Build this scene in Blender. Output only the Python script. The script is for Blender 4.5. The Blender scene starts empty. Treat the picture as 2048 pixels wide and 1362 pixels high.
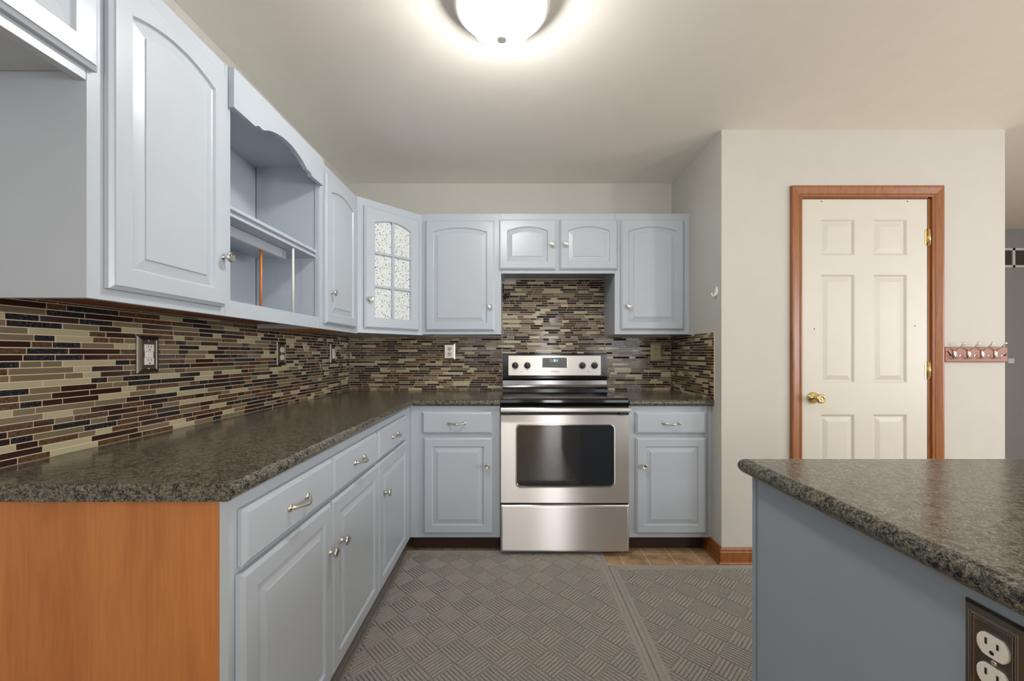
import bpy, bmesh, math, random
from mathutils import Vector
R = math.radians
sc = bpy.context.scene
COL = sc.collection
# ------------------------------------------------------------------ camera, world, light, exposure
# metres; camera at (0,0,1.18) looking along +y, back wall at y = 3.0, floor z = 0
EYE = 1.18
cam_d = bpy.data.cameras.new('camera'); cam = bpy.data.objects.new('camera', cam_d); COL.objects.link(cam)
cam.location = (0, 0, EYE); cam.rotation_euler = (R(90), 0, 0)
cam_d.sensor_width = 36.0; cam_d.lens = 810.0 / 2048 * 36; cam_d.clip_start = 0.02
cam_d.shift_x = -1.0 / 2048; cam_d.shift_y = 27.0 / 2048
sc.camera = cam
w = bpy.data.worlds.new('world'); sc.world = w; w.use_nodes = True
w.node_tree.nodes['Background'].inputs[0].default_value = (0.75, 0.85, 1.0, 1)
w.node_tree.nodes['Background'].inputs[1].default_value = 1.0
sc.view_settings.view_transform = 'Standard'; sc.view_settings.look = 'None'
sc.view_settings.exposure = 0.22; sc.view_settings.gamma = 1.0
sc.view_settings.use_curve_mapping = False
try:
    sc.cycles.use_denoising = True
    sc.cycles.max_bounces = 10; sc.cycles.diffuse_bounces = 6; sc.cycles.glossy_bounces = 4
    sc.cycles.sample_clamp_indirect = 6.0
except Exception:
    pass
LAMP = 68.0                        # radiance of the ceiling lamp's glass bowl

def area(name, loc, rot, sx, sy, power, color):
    l = bpy.data.lights.new(name, 'AREA'); l.shape = 'RECTANGLE'; l.size = sx; l.size_y = sy
    l.energy = power; l.color = color
    o = bpy.data.objects.new(name, l); COL.objects.link(o); o.location = loc; o.rotation_euler = rot
    return o
# fill light added for assumed, unseen windows in the openings of the rear wall (facing +y) and of the right wall (facing -x)
area('daylight_fill', (-0.45, -3.12, 1.55), (R(90), 0, 0), 1.2, 1.1, 5, (1.0, 0.99, 0.97))
area('daylight_fill', (0.78, -3.12, 1.07), (R(90), 0, 0), 0.34, 2.0, 22, (1.0, 0.99, 0.98))
area('daylight_fill', (2.6, -3.12, 1.45), (R(90), 0, 0), 1.6, 1.2, 16, (0.98, 0.98, 1.0))
area('daylight_fill', (5.70, -0.6, 1.35), (R(90), 0, R(90)), 2.0, 1.5, 80, (0.96, 0.98, 1.0))
# unseen fill light added right of the island, outside the picture, brightening the ceiling
pl = bpy.data.lights.new('ceiling_fill_light', 'POINT'); pl.energy = 55; pl.shadow_soft_size = .12; pl.color = (1.0, .98, .95)
po = bpy.data.objects.new('ceiling_fill_light', pl); COL.objects.link(po); po.location = (2.80, -0.35, 1.55)

# ------------------------------------------------------------------ materials
def srgb(r, g, b):
    f = lambda c: (c / 255 / 12.92) if c / 255 <= .04045 else ((c / 255 + .055) / 1.055) ** 2.4
    return (f(r), f(g), f(b))
class Mat:
    def __init__(s, name, color, rough=.5, metal=0.0, spec=.5):
        s.m = bpy.data.materials.new(name); s.m.use_nodes = True
        s.n = s.m.node_tree.nodes; s.l = s.m.node_tree.links
        s.b = s.n['Principled BSDF']
        s.b.inputs['Base Color'].default_value = (*color, 1); s.b.inputs['Roughness'].default_value = rough
        s.b.inputs['Metallic'].default_value = metal; s.b.inputs['Specular IOR Level'].default_value = spec
        s.c = None
    def node(s, t, **k):
        n = s.n.new(t)
        for a, v in k.items():
            if a in n.inputs: n.inputs[a].default_value = v
            else: setattr(n, a, v)
        return n
    def coord(s, scale=(1, 1, 1), rot=(0, 0, 0)):
        t = s.node('ShaderNodeTexCoord'); m = s.node('ShaderNodeMapping')
        m.inputs['Scale'].default_value = scale; m.inputs['Rotation'].default_value = rot
        s.l.new(t.outputs['Object'], m.inputs['Vector']); return m.outputs[0]
    def noise(s, scale, coord=None, detail=3, rough=.5, dist=0.0):
        n = s.node('ShaderNodeTexNoise'); n.inputs['Scale'].default_value = scale
        n.inputs['Detail'].default_value = detail; n.inputs['Roughness'].default_value = rough; n.inputs['Distortion'].default_value = dist
        s.l.new(coord if coord is not None else s.coord(), n.inputs['Vector']); return n.outputs['Fac']
    def ramp(s, fac, stops, const=False):
        r = s.node('ShaderNodeValToRGB'); e = r.color_ramp.elements
        if const: r.color_ramp.interpolation = 'CONSTANT'
        while len(e) < len(stops): e.new(.5)
        for el, (p, c) in zip(e, stops): el.position = p; el.color = (*c, 1)
        s.l.new(fac, r.inputs[0]); return r.outputs[0]
    def mix(s, fac, a, b, mode='MIX'):
        m = s.node('ShaderNodeMix', data_type='RGBA', blend_type=mode)
        for v, i in ((fac, 0), (a, 6), (b, 7)):
            if isinstance(v, (int, float)): m.inputs[i].default_value = v
            elif isinstance(v, tuple): m.inputs[i].default_value = (*v, 1)
            else: s.l.new(v, m.inputs[i])
        return m.outputs[2]
    def base(s, sock): s.l.new(sock, s.b.inputs['Base Color']); return s
    def roughness(s, sock): s.l.new(sock, s.b.inputs['Roughness']); return s
    def bump(s, sock, strength=.2, dist=.001):
        b = s.node('ShaderNodeBump'); b.inputs['Strength'].default_value = strength; b.inputs['Distance'].default_value = dist
        s.l.new(sock, b.inputs['Height']); s.l.new(b.outputs[0], s.b.inputs['Normal']); return s
    def emit(s, color, strength):
        s.b.inputs['Emission Color'].default_value = (*color, 1); s.b.inputs['Emission Strength'].default_value = strength; return s
M = {}
def painted(name, color, rough, bs=.12):
    m = Mat(name, color, rough); n = m.noise(9, detail=4)
    m.base(m.ramp(n, [(.3, tuple(c * .985 for c in color)), (.7, tuple(min(1, c * 1.012) for c in color))]))
    m.bump(m.noise(160, detail=4), bs, .0006); return m
M['cab'] = painted('painted_cabinet', srgb(180, 188, 197), .30, .10)
# brushed paint over the grain of the cabinet doors
m = M['cab']; m.bump(m.noise(60, m.coord((1.6, 1.6, .16)), 5, .6), .24, .0006)
M['isle'] = painted('painted_island', srgb(150, 163, 176), .42, .15)
M['wall'] = painted('wall_paint', srgb(194, 192, 185), .75, .10)
M['hallwall'] = painted('hall_wall_dimmed', srgb(150, 151, 152), .75, .10)  # the hall's dimness is put into this darker wall gray
M['ceil'] = painted('ceiling_paint', srgb(240, 236, 227), .62, .18)
M['doorwhite'] = painted('door_paint', srgb(204, 201, 190), .38, .08)
def wood(name, a, b, rough, scale=(9, 9, .5), sc2=7):
    m = Mat(name, a, rough); n = m.noise(sc2, m.coord(scale), 6, .62, .8)
    n2 = m.noise(120, m.coord((1, 1, .05)), 3, .6)
    c = m.ramp(n, [(.30, b), (.52, a), (.75, tuple(min(1, x * 1.14) for x in a))])
    m.base(m.mix(.22, c, m.ramp(n2, [(.35, tuple(x * .62 for x in b)), (.65, a)])))
    m.bump(n2, .08, .0005); return m
M['endwood'] = wood('stained_birch', srgb(192, 122, 65), srgb(168, 100, 50), .38, (3.2, 3.2, .5), 2.6)
M['trimwood'] = wood('stained_oak_trim', srgb(150, 93, 48), srgb(116, 66, 30), .33, (14, 14, .8), 6)
M['under'] = wood('cabinet_underside_wood', srgb(150, 88, 44), srgb(112, 60, 28), .5)
M['rackwood'] = wood('rack_board_wood', srgb(142, 74, 42), srgb(118, 56, 32), .4, (1.2, 9, 9), 6)
M['dowelwood'] = Mat('copper_toned_dowel', srgb(196, 122, 70), .35)
M['kick'] = Mat('dark_vinyl_kick', srgb(58, 40, 32), .35); M['black'] = Mat('black_enamel', (.006, .006, .007), .12)
M['matteblack'] = Mat('black_plastic', (.012, .012, .012), .45)
M['gap'] = Mat('dark_gap', (.01, .01, .01), .8)
# laminate worktop: mottled grey brown with black patches and pale veins
m = Mat('stone_pattern_laminate', (.05, .05, .045), .2); co = m.coord()
d = m.noise(64, co, 4, .62, .8)
c1 = m.ramp(d, [(.40, srgb(16, 17, 17)), (.47, srgb(66, 64, 53)), (.57, srgb(106, 99, 82)), (.68, srgb(42, 43, 40))])
v = m.node('ShaderNodeTexVoronoi', feature='DISTANCE_TO_EDGE'); v.inputs['Scale'].default_value = 120
nz = m.node('ShaderNodeTexNoise'); nz.inputs['Scale'].default_value = 60; nz.inputs['Detail'].default_value = 4; m.l.new(co, nz.inputs['Vector'])
va = m.node('ShaderNodeVectorMath', operation='MULTIPLY_ADD'); m.l.new(nz.outputs['Color'], va.inputs[0]); va.inputs[1].default_value = (.03, .03, .03); m.l.new(co, va.inputs[2])
m.l.new(va.outputs[0], v.inputs['Vector'])
c2 = m.mix(m.ramp(v.outputs['Distance'], [(.0, (.62,) * 3), (.07, (0, 0, 0))]), c1, srgb(164, 160, 148))
n3 = m.noise(150, co, 4, .7)
c3 = m.mix(m.ramp(n3, [(.35, (.8,) * 3), (.5, (0, 0, 0))]), c2, srgb(26, 27, 27))
m.base(c3); m.roughness(m.ramp(n3, [(.3, (.22,) * 3), (.7, (.15,) * 3)])); m.bump(m.noise(260, co, 2), .10, .0004); M['counter'] = m
# metals
def brushed(name, color, rough, aniso=.75):
    m = Mat(name, color, rough, 1.0); m.b.inputs['Anisotropic'].default_value = aniso; m.b.inputs['Anisotropic Rotation'].default_value = .25
    t = m.node('ShaderNodeTangent', direction_type='RADIAL', axis='Z'); m.l.new(t.outputs[0], m.b.inputs['Tangent'])
    return m
M['steel'] = brushed('brushed_stainless', (.78, .75, .725), .36, 1.0)
M['panelsteel'] = brushed('control_stainless', (.62, .60, .57), .34)
M['darksteel'] = brushed('dark_stainless', (.20, .195, .20), .2)
M['nickel'] = Mat('satin_nickel', (.70, .67, .61), .22, 1.0)
M['plate'] = Mat('pewter_plate', (.20, .18, .15), .36, 1.0)
M['brightplate'] = Mat('nickel_plate', (.78, .74, .69), .30, 1.0)
M['darkplate'] = Mat('antique_pewter', (.17, .155, .13), .36, 1.0)
M['grooveline'] = Mat('rubbed_edge', (.62, .52, .42), .35, 1.0)
M['chrome'] = Mat('polished_chrome', (.82, .82, .82), .1, 1.0)
M['brass'] = Mat('polished_brass', (.76, .60, .28), .14, 1.0)
M['fixture'] = Mat('satin_fixture_metal', (.86, .85, .82), .42, .35)
M['blackglass'] = Mat('black_ceramic_glass', (.004, .004, .005), .06, 0, .5)
M['ovenglass'] = Mat('dark_oven_glass', (.010, .010, .012), .05, 0, 1.0); M['ovenglass'].b.inputs['IOR'].default_value = 1.6
M['burner'] = Mat('burner_print', (.05, .05, .052), .2)
M['ivory'] = Mat('ivory_plastic', srgb(226, 218, 198), .35); M['whiteplastic'] = Mat('white_plastic', srgb(236, 232, 224), .35)
M['almond'] = Mat('almond_plastic', srgb(192, 178, 146), .4)
M['slot'] = Mat('slot_dark', (.01, .009, .008), .7)
M['grayplastic'] = Mat('dial_plastic', srgb(52, 52, 52), .4)
M['print'] = Mat('panel_print', srgb(84, 80, 76), .6)
M['printlight'] = Mat('panel_print_pale', srgb(160, 158, 152), .6)
M['digit'] = Mat('lit_digit', (.05, .3, .4), .5).emit((.25, .85, 1.0), 3.0)
M['screen'] = Mat('clock_window', (.004, .012, .05), .15)
M['consoleglass'] = Mat('console_window', srgb(82, 82, 78), .3)
M['glow'] = Mat('lit_glass_bowl', (.9, .9, .88), .3).emit((1.0, .985, .955), LAMP)
M['finial'] = Mat('finial_white', (.9, .9, .86), .5)
M['white'] = painted('white_enamel', srgb(222, 222, 218), .5)
# speckled white pane
m = Mat('speckled_white_glass', srgb(236, 237, 232), .18); co = m.coord()
def specks(scale, lo, hi):
    v = m.node('ShaderNodeTexVoronoi'); v.inputs['Scale'].default_value = scale; v.inputs['Randomness'].default_value = 1.0
    m.l.new(co, v.inputs['Vector']); return m.ramp(v.outputs['Distance'], [(lo, (1,) * 3), (hi, (0, 0, 0))])
c = m.mix(specks(110, .20, .28), srgb(220, 225, 224), srgb(140, 143, 142))
c = m.mix(specks(66, .18, .25), c, srgb(42, 44, 46)); m.base(c); M['pane'] = m
# tiles
M['grout'] = Mat('cream_grout', srgb(222, 196, 164), .9)
M['t_dark'] = Mat('tile_dark_brown_glass', srgb(50, 33, 29), .10)
m = Mat('tile_brown_marble', (.1, .07, .05), .22); n = m.noise(70, m.coord((1, 1, 1)), 5, .65, 2.0)
m.base(m.ramp(n, [(.36, srgb(58, 40, 29)), (.52, srgb(92, 69, 51)), (.64, srgb(104, 80, 60)), (.68, srgb(150, 120, 92)), (.72, srgb(86, 62, 46))])); M['t_marble'] = m
M['t_taupe'] = Mat('tile_taupe_glass', srgb(118, 107, 85), .16)
M['t_sage'] = Mat('tile_sage_glass', srgb(176, 169, 138), .16)
m = Mat('tile_rippled_black_glass', srgb(34, 38, 43), .10)
m.bump(m.noise(150, m.coord((.8, .8, 1.3), (0, R(30), R(30))), 2, .5, .6), 1.0, .010); M['t_ripple'] = m
# floor vinyl and mats
m = Mat('floor_vinyl', srgb(150, 118, 84), .35); br = m.node('ShaderNodeTexBrick'); br.offset = 0; br.squash = 1
for k, v in (('Scale', 1.0), ('Mortar Size', .0022), ('Brick Width', .148), ('Row Height', .148), ('Mortar Smooth', .2)): br.inputs[k].default_value = v
m.l.new(m.coord(), br.inputs['Vector'])
n = m.noise(14, None, 5, .65, .6); tl = m.ramp(n, [(.3, srgb(132, 106, 80)), (.5, srgb(168, 140, 108)), (.7, srgb(190, 164, 130))])
m.base(m.mix(br.outputs['Fac'], tl, srgb(222, 202, 170))); M['vinyl'] = m
m = Mat('ribbed_carpet', (.15, .14, .12), .95, 0, .1); n = m.noise(420, None, 4, .8); n2 = m.noise(7, None, 3)
c = m.ramp(n, [(.32, srgb(92, 90, 86)), (.5, srgb(158, 154, 147)), (.68, srgb(218, 213, 204))])
m.base(m.mix(.5, c, m.ramp(n2, [(.35, srgb(142, 142, 139)), (.65, srgb(158, 148, 137))]), 'MIX')); m.bump(n, .5, .002); M['carpet'] = m

# ------------------------------------------------------------------ mesh helpers
WO = {}
class Frame:
    """local (u right, v up, w outward) -> world"""
    def __init__(s, o, u, w): s.o = Vector(o); s.u = Vector(u).normalized(); s.w = Vector(w).normalized(); s.v = Vector((0, 0, 1))
    def __call__(s, u, v, w=0): return s.o + s.u * u + s.v * v + s.w * w
LEFT = lambda X, y, z: Frame((X, y, z), (0, 1, 0), (1, 0, 0))       # faces +x
BACK = lambda x, Y, z: Frame((x, Y, z), (1, 0, 0), (0, -1, 0))      # faces -y
RIGHTW = lambda X, y, z: Frame((X, y, z), (0, -1, 0), (-1, 0, 0))   # faces -x
class MB:
    def __init__(s): s.v = []; s.f = []; s.mi = []; s.sm = []
    def face(s, pts, mi=0, smooth=False):
        b = len(s.v); s.v += [Vector(p) for p in pts]; s.f.append(list(range(b, b + len(pts)))); s.mi.append(mi); s.sm.append(smooth)
    def loops(s, ls, mi=0, cap0=True, cap1=True, smooth=False, closed=True, ring=False):
        """ls: list of point loops with equal counts; skins them"""
        b = len(s.v); n = len(ls[0])
        for l in ls: s.v += [Vector(p) for p in l]
        K = len(ls)
        for k in range(K if ring else K - 1):
            k2 = (k + 1) % K
            for i in range(n if closed else n - 1):
                j = (i + 1) % n
                s.f.append([b + k * n + i, b + k * n + j, b + k2 * n + j, b + k2 * n + i]); s.mi.append(mi); s.sm.append(smooth)
        if cap0 and not ring: s.f.append([b + i for i in range(n)][::-1]); s.mi.append(mi); s.sm.append(False)
        if cap1 and not ring: s.f.append([b + (K - 1) * n + i for i in range(n)]); s.mi.append(mi); s.sm.append(False)
        return s
    def box(s, a, b, mi=0, bev=0.0):
        x0, x1 = sorted((a[0], b[0])); y0, y1 = sorted((a[1], b[1])); z0, z1 = sorted((a[2], b[2]))
        def rect(z, i): return [(x0 + i, y0 + i, z), (x1 - i, y0 + i, z), (x1 - i, y1 - i, z), (x0 + i, y1 - i, z)]
        if bev:
            bev = min(bev, (x1 - x0) / 3, (y1 - y0) / 3, (z1 - z0) / 3)
            return s.loops([rect(z0, bev), rect(z0 + bev, 0), rect(z1 - bev, 0), rect(z1, bev)], mi)
        return s.loops([rect(z0, 0), rect(z1, 0)], mi)
    def fbox(s, F, u0, u1, v0, v1, w0, w1, mi=0, bev=0.0):
        def rect(w_, i): return [F(u0 + i, v0 + i, w_), F(u1 - i, v0 + i, w_), F(u1 - i, v1 - i, w_), F(u0 + i, v1 - i, w_)]
        if bev: return s.loops([rect(w0, 0), rect(w1 - bev, 0), rect(w1, bev)], mi)
        return s.loops([rect(w0, 0), rect(w1, 0)], mi)
    def prism(s, poly, a, b, mi=0):
        """poly: points; a,b: offset vectors"""
        return s.loops([[Vector(p) + Vector(a) for p in poly], [Vector(p) + Vector(b) for p in poly]], mi)
    def lathe(s, o, axis, prof, mi=0, seg=24, smooth=True, cap=True):
        o = Vector(o); a = Vector(axis).normalized(); t = a.orthogonal().normalized(); b = a.cross(t)
        ls = [[o + a * h + (t * math.cos(2 * math.pi * i / seg) + b * math.sin(2 * math.pi * i / seg)) * max(r, 1e-5) for i in range(seg)] for r, h in prof]
        return s.loops(ls, mi, cap, cap, smooth)
    def tube(s, pts, rad, mi=0, seg=10, flat=1.0):
        pts = [Vector(p) for p in pts]; ls = []; up = None
        for i, p in enumerate(pts):
            t = (pts[min(i + 1, len(pts) - 1)] - pts[max(i - 1, 0)]).normalized()
            if up is None: up = t.orthogonal().normalized()
            up = (up - t * up.dot(t)).normalized(); b = t.cross(up); r = rad[i] if isinstance(rad, (list, tuple)) else rad
            ls.append([p + (up * math.cos(2 * math.pi * k / seg) + b * math.sin(2 * math.pi * k / seg) * flat) * r for k in range(seg)])
        return s.loops(ls, mi, True, True, True)
    def build(s, name, mats, parent=None, origin=None, merge=True):
        if not isinstance(mats, (list, tuple)): mats = [mats]
        xs = [p.x for p in s.v]; ys = [p.y for p in s.v]; zs = [p.z for p in s.v]
        o = Vector(origin) if origin is not None else Vector(((min(xs) + max(xs)) / 2, (min(ys) + max(ys)) / 2, min(zs)))
        me = bpy.data.meshes.new(name); me.from_pydata([p - o for p in s.v], [], s.f)
        for mm in mats: me.materials.append((M[mm] if isinstance(mm, str) else mm).m)
        me.polygons.foreach_set('material_index', s.mi); me.polygons.foreach_set('use_smooth', s.sm)
        if merge:
            bm = bmesh.new(); bm.from_mesh(me); bmesh.ops.remove_doubles(bm, verts=bm.verts, dist=1e-6)
            bmesh.ops.recalc_face_normals(bm, faces=bm.faces); bm.to_mesh(me); bm.free()
        me.update(); ob = bpy.data.objects.new(name, me); COL.objects.link(ob); place(ob, o, parent); return ob
def place(ob, o, parent):
    WO[ob.name] = Vector(o)
    if parent is not None: ob.parent = parent; ob.location = Vector(o) - WO[parent.name]
    else: ob.location = o
def thing(name, loc, label, cat, group=None):
    e = bpy.data.objects.new(name, None); COL.objects.link(e); e.empty_display_size = .1; place(e, loc, None); tag(e, label, cat, group); return e
def tag(o, label, cat, group=None, kind=None):
    o['label'] = label; o['category'] = cat
    if group: o['group'] = group
    if kind: o['kind'] = kind
    return o
def struct(o): o['kind'] = 'structure'; return o

# ------------------------------------------------------------------ the room
H = 2.443; XL = -1.211; YB = 3.0; XR = 1.178; YD = 2.283; XH = 2.776; YF = 4.09; XE = 5.8; YR = -3.2
def wall(name, a, b, mat='wall'): return struct(MB().box(a, b).build(name, mat))
struct(MB().box((XL - .1, YR - .1, -.06), (XE + .1, YF + .1, 0)).build('floor', 'vinyl', origin=(0.035, 0.02, 0)))
struct(MB().box((XL - .1, YR - .1, H), (XE + .1, YF + .1, H + .06)).build('ceiling', 'ceil'))
wall('wall_left', (XL - .1, YR, 0), (XL, YB, H)); wall('wall_back', (XL - .1, YB, 0), (XR, YB + .1, H))
wall('wall_return', (XR, YD + .11, 0), (XR + .1, YB + .1, H))
mb = MB()   # wall holding the door, opening between x 1.612 and 2.356
for a, b in (((XR, YD, 0), (1.612, YD + .11, H)), ((2.356, YD, 0), (XH, YD + .11, H)), ((1.612, YD, 2.064), (2.356, YD + .11, H))): mb.box(a, b)
struct(mb.build('wall_door', 'wall'))
wall('wall_closet', (1.55, YD + .6, 0), (2.42, YD + .65, H))
wall('wall_hall', (XH - .1, YD + .11, 0), (XH, YF, H)); wall('wall_far', (XH - .1, YF, 0), (XE, YF + .1, H), 'hallwall')
def wall_open(name, fixed, a0, a1, holes, alongx, t):
    mb = MB(); cuts = sorted({a0, a1} | {h[0] for h in holes} | {h[1] for h in holes})
    for c0, c1 in zip(cuts, cuts[1:]):
        hs = [h for h in holes if h[0] <= c0 + 1e-6 and h[1] >= c1 - 1e-6]
        for z0, z1 in ([(0, H)] if not hs else [(0, hs[0][2]), (hs[0][3], H)]):
            if z1 - z0 > .01:
                if alongx: mb.box((c0, fixed - t, z0), (c1, fixed, z1))
                else: mb.box((fixed, c0, z0), (fixed + t, c1, z1))
    return struct(mb.build(name, 'wall'))
wall_open('wall_rear', YR, XL - .1, XE, [(-1.06, .16, .99, 2.11), (.60, .96, .06, 2.08), (1.79, 3.41, .84, 2.06)], True, .1)
wall_open('wall_right', XE, YR, YF, [(-1.61, .41, .59, 2.11)], False, .1)
# frames of assumed, unseen windows in the openings, added for light and reflections
def window(name, x0, x1, z0, z1):
    mb = MB()
    for a, b in (((x0, z0), (x0 + .03, z1)), ((x1 - .03, z0), (x1, z1)), ((x0, z0), (x1, z0 + .03)), ((x0, z1 - .03), (x1, z1)), ((x0, (z0 + z1) / 2 - .012), (x1, (z0 + z1) / 2 + .012))):
        mb.box((a[0], YR - .02, a[1]), (b[0], YR + .015, b[1]))
    return struct(mb.build(name, 'white'))
window('window_1', -1.06, .16, .99, 2.11); window('window_2', .60, .96, .06, 2.08); window('window_3', 1.79, 3.41, .84, 2.06)

# door: white six panel slab with wooden casing
DX0, DX1, DZ0, DZ1 = 1.632, 2.337, .012, 2.052
def six_panel():
    mb = MB(); F = BACK(DX0, YD, DZ0); W = DX1 - DX0; HH = DZ1 - DZ0
    us = [0, .104, .297, .400, .592, W]; vs = [0, .22, .828, 1.0045, 1.616, 1.724, 1.928, HH]
    for i in range(5):
        for j in range(7):
            u0, u1, v0, v1 = us[i], us[i + 1], vs[j], vs[j + 1]
            rect = lambda k, w_: [F(u0 + k, v0 + k, w_), F(u1 - k, v0 + k, w_), F(u1 - k, v1 - k, w_), F(u0 + k, v1 - k, w_)]
            if i in (1, 3) and j in (1, 3, 5):
                mb.loops([rect(0, 0), rect(.004, -.002), rect(.012, -.0085), rect(.016, -.009), rect(.040, -.002), rect(.042, -.0015)], 0, False, True)
            else: mb.face(rect(0, 0))
    o = [F(0, 0, 0), F(W, 0, 0), F(W, HH, 0), F(0, HH, 0)]; bk = [p + Vector((0, .035, 0)) for p in o]
    mb.loops([o, bk], 0, False, True)
    ob = struct(mb.build('door_1', 'doorwhite'))
    zk = 1.18 - 87.5 / 354.8; xk = 601 / 354.8
    mb = MB().lathe((xk, YD, zk), (0, -1, 0), [(.0325, 0), (.0325, .004), (.028, .011), (.016, .014), (.0115, .018), (.0115, .034), (.0225, .044), (.0265, .052), (.0255, .062), (.018, .067), (.013, .0665), (.012, .063), (.005, .063), (.004, .066), (0, .066)], 0, 28)
    k = mb.build('door_knob', 'brass', ob); k['label'] = 'polished brass knob with round rosette'
    for z in (1.18 + 233 / 354.8, 1.18 - 33 / 354.8):
        mb = MB(); mb.tube([(DX1 + .006, YD - .006, z - .047), (DX1 + .006, YD - .006, z + .047)], .0065, 0, 10)
        mb.box((DX1 + .006, YD - .0035, z - .044), (DX1 + .019, YD - .0005, z + .044)); mb.box((DX1 - .012, YD - .0022, z - .044), (DX1 + .004, YD - .0004, z + .044))
        for q in (-.027, -.009, .009, .027): mb.lathe((DX1 + .006, YD - .006, z + q), (0, 0, 1), [(.0068, -.0006), (.0068, .0006)], 0, 10)
        h = mb.build('hinge', 'brass', ob); h['label'] = 'brass hinge'
    mb = MB()
    for px, py in ((1643, 402.7), (1814.5, 402.7), (1628.6, 658), (1829.6, 651.7)):
        mb.lathe(((px - 1025) / 354.8, YD, EYE + (708 - py) / 354.8), (0, -1, 0), [(.0035, -.0001), (.0035, .0006)], 0, 8)
    mb.build('nail_hole', 'slot', ob)
    return ob
six_panel()
def casing():
    prof = [(0, 0), (0, .010), (.004, .012), (.010, .0125), (.014, .010), (.018, .013), (.034, .016), (.050, .019), (.058, .019), (.062, .016), (.062, 0)]
    x0, x1, zt = 1.626, 2.356, 2.062; mb = MB()
    pts = lambda f: [f(o, d) for o, d in prof]
    mb.loops([pts(lambda o, d: (x0 - o, YD - .0004 - d, 0)), pts(lambda o, d: (x0 - o, YD - .0004 - d, zt + o)), pts(lambda o, d: (x1 + o, YD - .0004 - d, zt + o)), pts(lambda o, d: (x1 + o, YD - .0004 - d, 0))])
    mb.box((1.6125, YD - .0003, 0), (1.626, YD + .1, 2.062)); mb.box((2.341, YD - .0003, 0), (2.3558, YD + .1, 2.0635)); mb.box((1.6125, YD - .0003, 2.056), (2.3555, YD + .1, 2.0635))
    return struct(mb.build('trim_1', 'trimwood'))
casing()
# baseboards: moulded wood along the return wall and the door wall
bp = [(0, 0), (.013, 0), (.013, .066), (.0095, .071), (.0095, .075), (.011, .078), (.008, .086), (.004, .092), (0, .092)]
shoe = [(.0132, 0), (.024, 0), (.0225, .008), (.019, .013), (.0132, .015)]
mb = MB()
for pf in (bp, shoe):
    mb.loops([[(XR - d, 2.47, z) for d, z in pf], [(XR - d, YD - d, z) for d, z in pf], [(1.5635, YD - d, z) for d, z in pf]])
struct(mb.build('baseboard_door', 'trimwood'))

# ------------------------------------------------------------------ tile backsplashes
def tiles(name, F, U, V, seed, label, skip=(), parts=None):
    rnd = random.Random(seed); mb = MB(); P = .0167; g = .0012
    for (u0, u1, v0, v1) in parts or [(0, U, 0, V)]: mb.fbox(F, u0, u1, v0, v1, .0004, .0062, 0)
    row = 0; Vmax = max(p[3] for p in parts) if parts else V
    v = 0.0
    while v < Vmax - .004:
        v1 = min(v + P, Vmax); last = -1; u = -rnd.random() * .12
        while u < U:
            L = rnd.choice((.047, .047, .07, .095, .095, .12, .145)); t = rnd.choices((1, 2, 3, 4, 5), (33, 17, 21, 13, 16))[0]
            if t == last and rnd.random() < .6: t = 1 + t % 5
            last = t; a, b = max(u, 0), min(u + L, U); u += L
            for (pu0, pu1, pv0, pv1) in (parts or [(0, U, 0, V)]):
                a2, b2 = max(a, pu0), min(b, pu1); c2, d2 = max(v, pv0), min(v1, pv1)
                if b2 - a2 < .006 or d2 - c2 < .004: continue
                w1 = .0074 + rnd.random() * .0004; tl = rnd.uniform(-.00012, .00012)
                r = lambda k, w_, q=0: [F(a2 + g + k, c2 + g + k, w_ - q), F(b2 - g - k, c2 + g + k, w_ + q), F(b2 - g - k, d2 - g - k, w_ + q), F(a2 + g + k, d2 - g - k, w_ - q)]
                mb.loops([r(0, .006), r(0, w1 - .0006, tl), r(.0006, w1, tl)], t, False, True)
        v += P; row += 1
    o = mb.build(name, ['grout', 't_dark', 't_marble', 't_taupe', 't_sage', 't_ripple'], None, F(0, 0, 0)); tag(o, label, 'backsplash', 'mosaic tile backsplashes'); return o
ZC = .9115
tiles('tile_backsplash', LEFT(XL, .42, ZC), 2.57, .4065, 3, 'long mosaic tile backsplash on the left wall above the dark counter')
# back wall: full width band plus the tall field behind the range
tiles('tile_backsplash', BACK(-1.2015, YB, ZC), 2.371, .822, 7, 'mosaic tile backsplash behind the range, rising up between the wall cabinets',
      parts=[(0, 1.1255, 0, .3925), (1.1275, 1.880, 0, .7849), (1.228, 1.880, .7849, .822), (1.883, 2.371, 0, .3925)])
tiles('tile_backsplash', RIGHTW(XR, YB - .009, ZC), .634, .3955, 11, 'small tile backsplash patch on the short right side wall')

# ------------------------------------------------------------------ cabinet pieces
NA = 14
def dloop(W, Hh, ins, F, w_, top=None, rise=0.0):
    """closed loop: bottom left, bottom right, then the top from right to left as NA+1 points (arched by rise)"""
    t = ins if top is None else top
    p = [F(ins, ins, w_), F(W - ins, ins, w_)]
    for i in range(NA + 1):
        k = 1 - i / NA; u = ins + (W - 2 * ins) * k
        p.append(F(u, Hh - t - rise + rise * (1 - (2 * k - 1) ** 2), w_))
    return p
def door_mesh(F, W, Hh, arch=0.0, st=.049, tr=None, glass=False):
    tr = tr or (.048 if arch else st); mb = MB()
    D = lambda ins, w_, t=None, r=0.0: dloop(W, Hh, ins, F, w_, t, r)
    ls = [D(0, .0012), D(0, .0115), D(.0085, .0168), D(.0090, .0195), D(st, .0195, tr, arch)]
    if glass:
        ls += [D(st + .004, .015, tr + .004, arch), D(st + .004, .0012, tr + .004, arch)]
        mb.loops(ls, ring=True); return mb
    a2 = arch * .93; a3 = arch * .8
    ls += [D(st + .004, .0125, tr + .004, arch), D(st + .007, .0115, tr + .007, a2), D(st + .034, .0166, tr + .034, a3), D(st + .0347, .0195, tr + .0347, a3)]
    return mb.loops(ls)
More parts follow.
